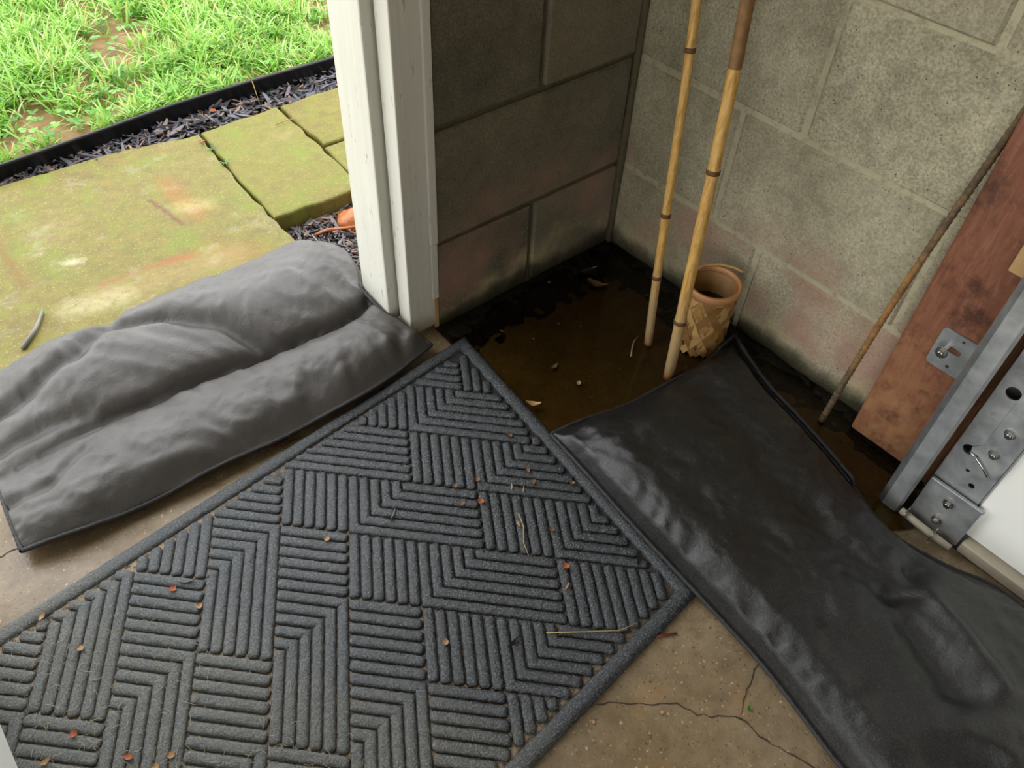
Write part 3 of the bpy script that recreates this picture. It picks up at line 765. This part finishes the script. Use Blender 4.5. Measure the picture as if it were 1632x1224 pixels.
# silt settled along the walls
V, F = [], []; NX, NY = 90, 130
for i in range(NX+1):
    for j in range(NY+1):
        x, y = -.43+.428*i/NX, -.73+.728*j/NY
        d = min(-x*1.0, -y*1.0); dd = min(d+.05*nz(x, y, 2, 9)+.016*nz(x, y, 7, 28)+.012*nz(x, y, 8, 70), .2)
        cor = .05*math.exp(-((x*x+y*y)/.05))
        h = .0036*max(0, 1-dd/(.07+cor))+.0012*nz(x, y, 5, 60)*(1 if dd < .075+cor else 0)
        V.append((x, y, -.0006+max(0, h)*1.2+.0006*nz(x, y, 12, 45)))
for i in range(NX):
    for j in range(NY): F.append((i*(NY+1)+j, (i+1)*(NY+1)+j, (i+1)*(NY+1)+j+1, i*(NY+1)+j+1))
tag(obj('silt', mesh('silt', V, F, True), MT['silt']), 'black silt settled along the foot of the block walls', 'silt', None, 'stuff')

# ------------------------------------------------------------------ bamboo canes
def cane(label, a, b, r, nodes, dark_top=None):
    a, b = Vector(a), Vector(b); t = thing('bamboo_cane', label, 'bamboo cane', a)
    L = (b-a).length; d = (b-a)/L; P, R = [], []; n = 120; u_, v_ = frame(d)
    for i in range(n+1):
        s_ = L*i/n; p = a+d*s_+u_*.004*math.sin(s_*5+r*300)+v_*.002*math.sin(s_*9)
        k = min((abs(s_-q_) for q_ in nodes), default=1)
        P.append(p); R.append(r*(1-.10*s_/L)*(1+.10*gl(k, .006)-.03*gl(k-.018, .012)))
    cu = obj('culm', tube('culm', P, R, 16), MT['bamboo'], t)
    for q_ in nodes:
        i = min(n-1, int(q_/L*n)); pc = P[i].lerp(P[i+1], q_/L*n-i)
        rr = r*(1-.10*q_/L)
        obj('node_ring', tube('node_ring', [pc+d*x for x in (-.0035, -.002, .0, .002, .0035)], [rr*1.08, rr*1.17, rr*1.10, rr*1.18, rr*1.07], 16), MT['node'], t)
    if dark_top:
        s0, s1 = dark_top
        obj('sheath', tube('sheath', [a+d*(s0+(s1-s0)*k/8)+u_*.004*math.sin((s0+(s1-s0)*k/8)*5+r*300)+v_*.002*math.sin((s0+(s1-s0)*k/8)*9) for k in range(9)], [r*1.0+.0002*(k % 2) for k in range(9)], 16, False), simple('mottled_sheath', srgb(160, 118, 66), .6, 0, 150, .4, .001, .8, 70), t)
    return t
cane('thinner bamboo cane, nearer the corner, with its foot in the puddle', (-.158, -.262, .0), (-.02, -.031, 1.285), .0072, [.135, .245, .49, .72, .95, 1.15])
cane('thicker bamboo cane standing in front of the woven basket', (-.190, -.337, .0), (-.022, -.147, 1.385), .0092, [.115, .365, .66, .92, 1.17], (.505, .62))

# ------------------------------------------------------------------ woven basket
bx, by, brad, bh = -.083, -.3065, .0425, .137
bk = thing('woven_basket', 'small cylindrical woven cane basket standing in the puddle by the block wall', 'basket', (bx, by, 0))
def ringsurf(name, prof, n=40):
    V, F = [], []
    for r, z in prof:
        for k in range(n): V.append((bx+r*math.cos(2*math.pi*k/n), by+r*math.sin(2*math.pi*k/n), z))
    for i in range(len(prof)-1):
        for k in range(n): F.append((i*n+k, i*n+(k+1) % n, (i+1)*n+(k+1) % n, (i+1)*n+k))
    return mesh(name, V, F, True)
obj('body', ringsurf('body', [(.001, .004), (brad-.004, .004), (brad-.002, .03), (brad-.001, bh-.004), (brad-.0022, bh-.004), (brad-.0035, .03), (brad-.006, .007), (.001, .007)]), MT['cane'], bk)
cshades = [MT['cane'], simple('split_cane_pale', srgb(188, 150, 92), .55, 0, 200, .3, .001, .3, 60), simple('split_cane_brown', srgb(138, 98, 50), .55, 0, 200, .3, .001, .3, 60)]
for dirn in (1, -1):
    for q_ in range(12):
        V, F = [], []; n = 26; wd = .085
        for i in range(n+1):
            t = i/n; z = .006+(bh-.012)*t; ang = 2*math.pi*q_/12+dirn*t*1.75
            o_ = .0009*math.sin(t*26+dirn*1.57+q_*3.14)+.0012
            rr = brad-.001+.0*t+o_
            for e in (-1, 1): V.append((bx+rr*math.cos(ang+e*wd*1.25), by+rr*math.sin(ang+e*wd*1.25), z-dirn*e*.004))
        for i in range(n): F.append((2*i, 2*i+1, 2*i+3, 2*i+2))
        obj('weave_strip', mesh('weave_strip', V, F, True), cshades[(q_*2+(dirn > 0)) % 3], bk)
obj('rim', ringsurf('rim', [(brad+.0018, bh-.013), (brad+.0032, bh-.0125), (brad+.0036, bh-.002), (brad+.0026, bh+.0003), (brad-.0018, bh+.0003), (brad-.0026, bh-.010), (brad+.0018, bh-.013)]), MT['rim'], bk)
obj('dirt', ringsurf('dirt', [(.0005, .092), (.02, .090), (brad-.003, .084)]), MT['silt'], bk)  # dirt, filled high to stand in for shade inside the basket
V = [(-.047, -.345, bh-.006), (-.028, -.318, bh-.004), (-.026, -.318, bh+.004), (-.045, -.347, bh+.003), (-.052, -.285, bh-.003), (-.049, -.283, bh+.004)]
obj('loose_strip', tube('loose_strip', [(-.100, -.268, bh+.001), (-.070, -.2685, bh+.003), (-.045, -.284, bh+.004), (-.032, -.305, bh+.004), (-.029, -.322, bh+.004)], [.0028]*5, 6), cshades[1], bk)

# ------------------------------------------------------------------ rebar
a, b = Vector((-.063, -.5535, .0)), Vector((-.0095, -.583, .53)); d = (b-a).normalized(); b2 = a+d*.66
P, R = [], []
n = 440
for i in range(n+1):
    p = a.lerp(b2, i/n)+Vector((0, 1, 0))*.006*math.sin(math.pi*i/n*1.3); P.append(p); R.append(.0047+(.0007 if i % 6 < 2 else 0))
tag(obj('rebar', tube('rebar', P, R, 12), MT['rebar']), 'rusty ribbed steel rebar leaning on the block wall beside the red-brown board', 'rebar')

# ------------------------------------------------------------------ outside: slab, pavers, mulch, edging, lawn
structure('ground', box('ground', -12, 9, -10, 12, -.3, -.13), MT['soil'], 'brown clay soil showing between the grass', 'ground')
def rough_slab(name, outline, z0, z1, seed, m, bev=.006):
    bm = bmesh.new(); r = random.Random(seed); pts = []
    for i, a in enumerate(outline):
        b = outline[(i+1) % len(outline)]; n = max(2, int(math.hypot(b[0]-a[0], b[1]-a[1])/.03))
        for k in range(n):
            j = .0035 if k else .002
            pts.append((a[0]+(b[0]-a[0])*k/n+r.uniform(-j, j), a[1]+(b[1]-a[1])*k/n+r.uniform(-j, j)))
    f = bm.faces.new([bm.verts.new((x, y, z0)) for x, y in pts])
    e = bmesh.ops.extrude_face_region(bm, geom=[f]); vs = [v for v in e['geom'] if isinstance(v, bmesh.types.BMVert)]
    bmesh.ops.translate(bm, vec=(0, 0, z1-z0), verts=vs)
    top = [ed for ed in bm.edges if all(v in vs for v in ed.verts)]
    bmesh.ops.bevel(bm, geom=top, offset=bev, segments=2, profile=.5, affect='EDGES')
    return bmmesh(name, bm)
tag(obj('concrete_slab', rough_slab('concrete_slab', [(-2.0, .102), (-.500, .102), (-.494, .36), (-.488, .60), (-.470, .842), (-.66, .880), (-.88, .888), (-2.0, .905)], -.13, -.001, 1, MT['slab']), MT['slab']),
    'large wet moss-covered concrete slab with rust streaks outside the doorway', 'paving slab')
pav = [('square mossy concrete paver beside the rust-streaked slab', [(-.489, .462), (-.288, .446), (-.277, .64), (-.270, .853), (-.464, .848), (-.4825, .62)]),
       ('mossy paver at the mulch strip, half hidden by the door frame', [(-.266, .645), (.14, .628), (.16, .858), (-.261, .856)]),
       ('mossy paver corner nearest the wall, half hidden by the door frame', [(-.282, .446), (.13, .43), (.138, .620), (-.269, .637)])]
for i, (lb, P) in enumerate(pav):
    tag(obj('paver', rough_slab('paver', P, -.055, -.002-.002*i, 10+i, MT['paver'], .005), MT['paver']), lb, 'paver')

def chips(name, n, area, z, seed, ls=(.015, .055), attr='rnd'):
    r = np.random.default_rng(seed); V = []; F = []; A = []
    for i in range(n):
        x, y = area(r); L = r.uniform(*ls); w = L*r.uniform(.10, .26); h = r.uniform(.0015, .004)
        M_ = Matrix.Rotation(r.uniform(0, 6.28), 3, 'Z') @ Matrix.Rotation(r.normal(0, .28), 3, 'Y') @ Matrix.Rotation(r.normal(0, .4), 3, 'X')
        zz = z+r.uniform(0, .014); b = len(V); bend = r.uniform(-.2, .2)*L
        for sx in (-1, 0, 1):
            tw = .5 if sx else 1
            for sy, sz in ((-1, -1), (1, -1), (1, 1), (-1, 1)):
                v = M_ @ Vector((sx*L/2, sy*w/2*tw*r.uniform(.7, 1.2)+(bend*.4 if sx == 0 else 0), sz*h/2)); V.append((x+v.x, y+v.y, zz+v.z))
        f = [(b, b+3, b+2, b+1), (b+8, b+9, b+10, b+11)]
        for s_ in (0, 4):
            for k in range(4): f.append((b+s_+k, b+s_+(k+1) % 4, b+s_+4+(k+1) % 4, b+s_+4+k))
        F += f; A += [r.random()]*len(f)
    me = mesh(name, V, F); at_ = me.attributes.new(attr, 'FLOAT', 'FACE'); at_.data.foreach_set('value', A); return me
def strip_area(r):
    x = r.uniform(-1.9, .9); y0 = interp(x, [-2, -.88, -.46, .2], [.91, .893, .855, .86]); return x, r.uniform(y0, .955)
def pocket_area(r):
    return r.uniform(-.49, -.2), r.uniform(.118, .455)
MB = box('mulch_bed', -2.0, 1.2, .892, .915, -.056, -.024)
mu = thing('mulch_bed', 'black shredded bark mulch strip between the paving and the black edging', 'mulch', (-.4, .91, -.05), 'stuff')
obj('mulch_base', MB, MT['silt'], mu)
obj('bark_chips', chips('bark_chips', 2400, strip_area, -.020, 3), MT['mulch'], mu)['kind'] = 'stuff'
mu2 = thing('mulch_bed', 'patch of grey-black bark mulch between slab, paver and door frame', 'mulch', (-.38, .28, -.05), 'stuff')
obj('mulch_base', box('mulch_base', -.495, -.15, .116, .462, -.056, -.048), MT['silt'], mu2)
obj('bark_chips', chips('bark_chips', 2200, pocket_area, -.048, 4, (.010, .036)), MT['mulch2'], mu2)['kind'] = 'stuff'

# edging: thin strip with a rounded top, slightly wavy
ep = [(-2.4, .925), (-1.4, .918), (-.863, .922), (-.65, .936), (-.475, .950), (-.26, .954), (-.047, .947), (.25, .94), (.8, .93), (1.4, .92)]
V, F = [], []; pr = [(-.0022, -.06), (-.0022, .018), (-.0045, .0205), (-.004, .025), (0, .0265), (.004, .025), (.0045, .0205), (.0022, .018), (.0022, -.06)]
n = 100
for i in range(n+1):
    x = -2.4+3.8*i/n; y = interp(x, [p[0] for p in ep], [p[1] for p in ep])+.002*math.sin(x*9)
    for dy, z in pr: V.append((x, y+dy, z))
m_ = len(pr)
for i in range(n):
    for k in range(m_-1): F.append((i*m_+k, (i+1)*m_+k, (i+1)*m_+k+1, i*m_+k+1))
tag(obj('garden_edging', mesh('garden_edging', V, F, True), MT['edging']), 'black plastic garden edging strip between lawn and mulch', 'garden edging')

# lawn
lawn = thing('lawn', 'bright green weedy grass lawn with patches of bare soil beyond the edging', 'lawn', (-.4, 1.6, 0), 'stuff')
V, F = [], []; NX, NY = 110, 80
def soil_z(x, y): return -.004+.012*nz(x, y, 3, 4)+.006*nz(x, y, 4, 15)
for i in range(NX+1):
    for j in range(NY+1):
        x, y = -2.4+3.8*i/NX, .952+(j/NY)**1.4*2.6; V.append((x, y, soil_z(x, y)-.012*(j == 0)))
for i in range(NX):
    for j in range(NY): F.append((i*(NY+1)+j, (i+1)*(NY+1)+j, (i+1)*(NY+1)+j+1, i*(NY+1)+j+1))
obj('lawn_soil', mesh('lawn_soil', V, F, True), MT['soil'], lawn)
def grass(ntuft, seed):
    r = np.random.default_rng(seed); V = []; F = []; A = []
    T = 0; made = 0
    while made < ntuft:
        x = r.uniform(-2.0, 1.1); y = .965+r.random()**1.15*1.75
        if r.random() > (1.0 if -1.1 < x < .35 and y < 2.1 else .35): continue
        dens = nz(x, y, 1, 3.2)+.5*nz(x, y, 2, 9)+.12+max(0, y-1.25)*.6
        if r.random() > .38+1.5*dens: continue
        made += 1; base = r.random()*.5+.2; nb = int(r.integers(6, 13)); z0 = soil_z(x, y)
        size = r.uniform(.6, 1.15)*(.75 if y < 1.15 else 1)
        for k in range(nb):
            a = r.uniform(0, 6.283); L = r.uniform(.035, .095)*size; lean = r.uniform(.3, 1.25); w_ = r.uniform(.0012, .0032)
            bx_, by_ = x+r.normal(0, .009), y+r.normal(0, .009); b = len(V)
            if by_ < .965: by_ = .965
            dx, dy = math.cos(a), math.sin(a); sx, sy = -dy*w_, dx*w_
            for t, ww in ((0, .7), (.4, 1), (.75, .75), (1, .08)):
                hor = L*lean*t*t*.75+L*.15*t; ver = L*(t-.45*lean*t*t*.8); px, py = bx_+dx*hor, by_+dy*hor
                if py < .957: py = .957
                V += [(px-sx*ww, py-sy*ww, z0-.004+max(.004, ver)), (px+sx*ww, py+sy*ww, z0-.004+max(.004, ver))]
            F += [(b, b+1, b+3, b+2), (b+2, b+3, b+5, b+4), (b+4, b+5, b+7, b+6)]
            c = min(.9, max(0, base+r.normal(0, .16))) if r.random() > .07 else r.uniform(.9, 1); A += [c]*3
    me = mesh('grass_blades', V, F, True); at_ = me.attributes.new('rnd', 'FLOAT', 'FACE'); at_.data.foreach_set('value', A); return me
gb = obj('grass_blades', grass(8200, 5), MT['grass'], lawn); gb['kind'] = 'stuff'
def clover(nl, seed):
    r = np.random.default_rng(seed); V = []; F = []; A = []; made = 0
    while made < nl:
        x = r.uniform(-1.6, .9); y = .975+r.random()*1.5
        if nz(x, y, 9, 2.6) < -.05+r.normal(0, .1): continue
        made += 1; z = soil_z(x, y)+r.uniform(.008, .035); c = r.random()
        for k in range(3):
            a = r.uniform(0, .4)+k*2.094; R_ = r.uniform(.004, .008); cx, cy = x+math.cos(a)*R_, y+math.sin(a)*R_; tz = r.uniform(-.003, .003); b = len(V)
            V.append((cx, cy, z+.0015))
            for q_ in range(6):
                t = q_*1.047; V.append((cx+math.cos(t)*R_*.95, max(.957, cy+math.sin(t)*R_*.95), z+tz*math.cos(t)))
            for q_ in range(6): F.append((b, b+1+q_, b+1+(q_+1) % 6)); A.append(c)
    me = mesh('clover_leaves', V, F, True); at_ = me.attributes.new('rnd', 'FLOAT', 'FACE'); at_.data.foreach_set('value', A); return me
cl = obj('clover_leaves', clover(2300, 6), MT['clover'], lawn); cl['kind'] = 'stuff'

# red rocks by the door frame
def rock(label, c, s, seed):
    bm = bmesh.new(); bmesh.ops.create_icosphere(bm, subdivisions=3, radius=1)
    for v in bm.verts:
        k = 1+.35*mnoise.noise(v.co*1.3+Vector((seed, 0, 0)))+.12*mnoise.noise(v.co*4+Vector((seed, 3, 0))); v.co = Vector((v.co.x*s[0], v.co.y*s[1], v.co.z*s[2]))*k+Vector(c)
    tag(obj('rock', bmmesh('rock', bm, True), MT['rock']), label, 'rock', 'rocks in the mulch patch')
rock('largest orange clay rock in the mulch patch beside the door frame', (-.338, .398, -.042), (.046, .034, .030), 1)
rock('small orange rock in the mulch close to the foot of the door frame', (-.392, .262, -.044), (.016, .013, .010), 4)
rock('smaller orange rock against the door frame in the mulch patch', (-.362, .315, -.044), (.018, .013, .011), 9)
tag(obj('root', tube('root', [(-.44, .405, -.036), (-.41, .398, -.031), (-.385, .388, -.033), (-.36, .378, -.034), (-.33, .375, -.036)], [.002, .004, .003, .004, .003], 8), MT['rock']), 'orange muddy root running from the largest clay rock', 'root')

# ------------------------------------------------------------------ litter
def leaf_mesh(name, L, w, curl, seed):
    r = random.Random(seed); V, F = [], []; n = 6
    for i in range(n+1):
        t = i/n; ww = w*math.sin(math.pi*min(.97, t*.9+.06))*r.uniform(.8, 1.2); z = curl*L*(t-.5)**2*2
        for s_ in (-1, 0, 1): V.append((L*(t-.5), s_*ww, z+abs(s_)*curl*w*1.2+r.uniform(0, .0004)))
    for i in range(n):
        for k in range(2): F.append((i*3+k, i*3+k+1, i*3+k+4, i*3+k+3))
    nv = len(V); V += [(x, y, z-.0006) for x, y, z in V]; F += [tuple(nv+q_ for q_ in f[::-1]) for f in F]
    return mesh(name, V, F, True)
LM = [leaf_mesh('leaf_bit', .013, .0028, .35, 1), leaf_mesh('leaf_bit', .009, .0036, .3, 2), leaf_mesh('leaf_bit', .016, .0016, .15, 3)]
LMm = {}
def leaf(x, y, z, shape, mkey, label, group, sc=1, name='leaf_fragment', cat='leaf'):
    k = (shape, mkey)
    if k not in LMm: me = LM[shape].copy(); me.materials.append(MT[mkey]); LMm[k] = me
    o = obj(name, LMm[k], None, loc=(x, y, z), rot=(rnd.uniform(-.15, .15), rnd.uniform(-.15, .15), rnd.uniform(0, 6.28))); o.scale = (sc, sc, sc)
    return tag(o, label, cat, group)
MZ = .0128
tag(leaf(-.415, -.247, MZ, 0, 'tan', 'long tan curled leaf on the mat next to the puddle edge', None, 1.9), None)
for x, y, sh in ((-.596, -.341, 1), (-.571, -.494, 1), (-.993, -.199, 1), (-1.118, -.364, 0), (-1.155, -.30, 1)):
    leaf(x, y, MZ, sh, 'orange', 'small orange leaf fragment lying on the charcoal mat', 'orange leaf fragments on the mat', 1.15)
for x, y, sh in ((-.609, -.295, 1), (-.507, -.34, 0), (-.516, -.362, 0), (-.577, -.307, 1), (-.621, -.327, 0), (-.548, -.439, 1), (-.471, -.398, 1), (-.486, -.273, 1)):
    leaf(x, y, MZ, sh, 'brown', 'small brown leaf fragment lying on the wet half of the mat', 'brown leaf fragments on the mat', 1.0)
for x, y, sh in ((-1.081, -.391, 1), (-1.099, -.392, 1), (-1.191, -.311, 0), (-1.113, -.205, 1), (-1.134, -.134, 0), (-.977, -.242, 1), (-.762, -.478, 1), (-.799, -.258, 1)):
    leaf(x, y, MZ, sh, 'tan', 'small tan leaf fragment lying on the dry linty end of the mat', 'tan leaf fragments on the mat', 1.05)
for x, y in ((-.974, -.199), (-.695, -.532), (-.484, -.547), (-.707, -.28)):
    leaf(x, y, MZ, 2, 'blackleaf', 'thin black wet leaf sliver lying on the mat bars', 'black leaf slivers on the mat', 1.5)
for x, y in ((-.578, -.402), (-.534, -.362), (-.544, -.347), (-.59, -.517)):
    leaf(x, y, MZ, 2, 'tan', 'short straw splinter lying on the mat bars', 'straw splinters on the mat', .75, 'straw_splinter', 'straw')
def twig(label, P, r, m, name='twig', cat='twig', group=None):
    tag(obj(name, tube(name, P, [r*(1-.4*i/(len(P)-1)) for i in range(len(P))], 6), MT[m]), label, cat, group)
twig('long dry grass stalk lying across the mat border', [(-.655, -.548, .0125), (-.62, -.575, .0135), (-.58, -.605, .0135), (-.555, -.612, .0145)], .0007, 'straw', 'grass_stalk', 'straw')
twig('thin straw bent along the mat bars in the middle', [(-.567, -.39, .0135), (-.575, -.41, .0135), (-.592, -.43, .0135), (-.60, -.45, .0135)], .0008, 'straw', 'grass_stalk', 'straw')
twig('dark red twig on the bare floor against the mat edge', [(-.548, -.636, .003), (-.535, -.643, .0035), (-.520, -.652, .003)], .0024, 'red')
twig('silvery grey twig lying on the wet mossy slab', [(-.998, .376, .003), (-.965, .41, .004), (-.942, .448, .003)], .0045, 'greytwig')
twig('short red-brown twig on the floor strip between bag and mat', [(-.775, -.064, .003), (-.755, -.068, .003), (-.735, -.070, .003)], .002, 'red')
tag(leaf(-.522, -.773, .001, 1, 'green', 'tiny green leaf bit on the cracked floor beside the black bag', None, .8), None)
tag(leaf(-.234, -.863, .055, 2, 'green', 'tiny green blade lying on the black bag', None, .6), None)
for x, y in ((-.682, -.664), (-.61, -.708), (-.64, -.715)):
    leaf(x, y, .001, 1, 'tan', 'small tan leaf crumb on the cracked floor below the mat', 'leaf crumbs on the bare floor', .6)
# in the puddle
tag(leaf(-.328, -.201, .0045, 0, 'node', 'dark brown seed pod floating in the puddle near the mat', None, 1.4, 'seed_pod', 'seed pod'), None)
tag(leaf(-.320, -.253, .0045, 1, 'tan', 'pale leaf flake floating in the puddle close to the mat edge', None, 1.0), None)
tag(leaf(-.124, -.092, .006, 0, 'node', 'big crumpled brown leaf in the black silt of the corner', None, 3.0, 'dead_leaf'), None)
tag(leaf(-.108, -.055, .006, 0, 'blackleaf', 'dark crumpled leaf behind the big brown one in the corner', None, 2.6, 'dead_leaf'), None)
for x, y, s_ in ((-.189, -.032, .9), (-.342, -.079, .7), (-.250, -.126, .6), (-.224, -.155, .5), (-.311, -.128, .6), (-.069, -.168, .6)):
    leaf(x, y, .0045, 1, 'node', 'tiny dark leaf scrap in the puddle', 'leaf scraps in the puddle', s_)
twig('thin bent tan stalk at the foot of the thinner bamboo cane', [(-.205, -.262, .004), (-.190, -.250, .006), (-.175, -.240, .006), (-.158, -.235, .005)], .0014, 'tan', 'plant_stalk', 'stalk')
twig('thin pale twig across the joint of two mossy pavers', [(-.315, .772, .002), (-.29, .772, .004), (-.262, .768, .003)], .0013, 'tan')
tag(leaf(-.397, .925, -.008, 1, 'orange', 'reddish leaf lying on the black mulch strip', None, 2.0, 'dead_leaf'), None)
tag(leaf(-.481, .800, .002, 1, 'orange', 'small orange leaf at the joint of slab and square paver', None, 1.6, 'dead_leaf'), None)
twig('pale dry grass stem standing over the black edging', [(-.295, .96, .0), (-.290, .945, .04), (-.287, .925, .035), (-.29, .90, -.01)], .0015, 'straw', 'grass_stalk', 'straw')
# weeds in the joint
def weed(label, x, y, seed):
    r = random.Random(seed); V, F = [], []
    for k in range(9):
        a = r.uniform(0, 6.28); L = r.uniform(.012, .025); b = len(V); w_ = .0016; dx, dy = math.cos(a), math.sin(a)
        for t in (0, .5, 1):
            hor = L*t; z = -.006+L*.8*t*(1-.5*t)+.004; ww = w_*(1.1-t)
            V += [(x+dx*hor-dy*ww, y+dy*hor+dx*ww, z), (x+dx*hor+dy*ww, y+dy*hor-dx*ww, z)]
        F += [(b, b+1, b+3, b+2), (b+2, b+3, b+5, b+4)]
    tag(obj('weed', mesh('weed', V, F), MT['green']), label, 'weed', 'weeds in the paving joint')
weed('grass weed at the far end of the joint between slab and square paver', -.474, .765, 1)
weed('grass weed halfway along the joint between slab and square paver', -.478, .70, 2)
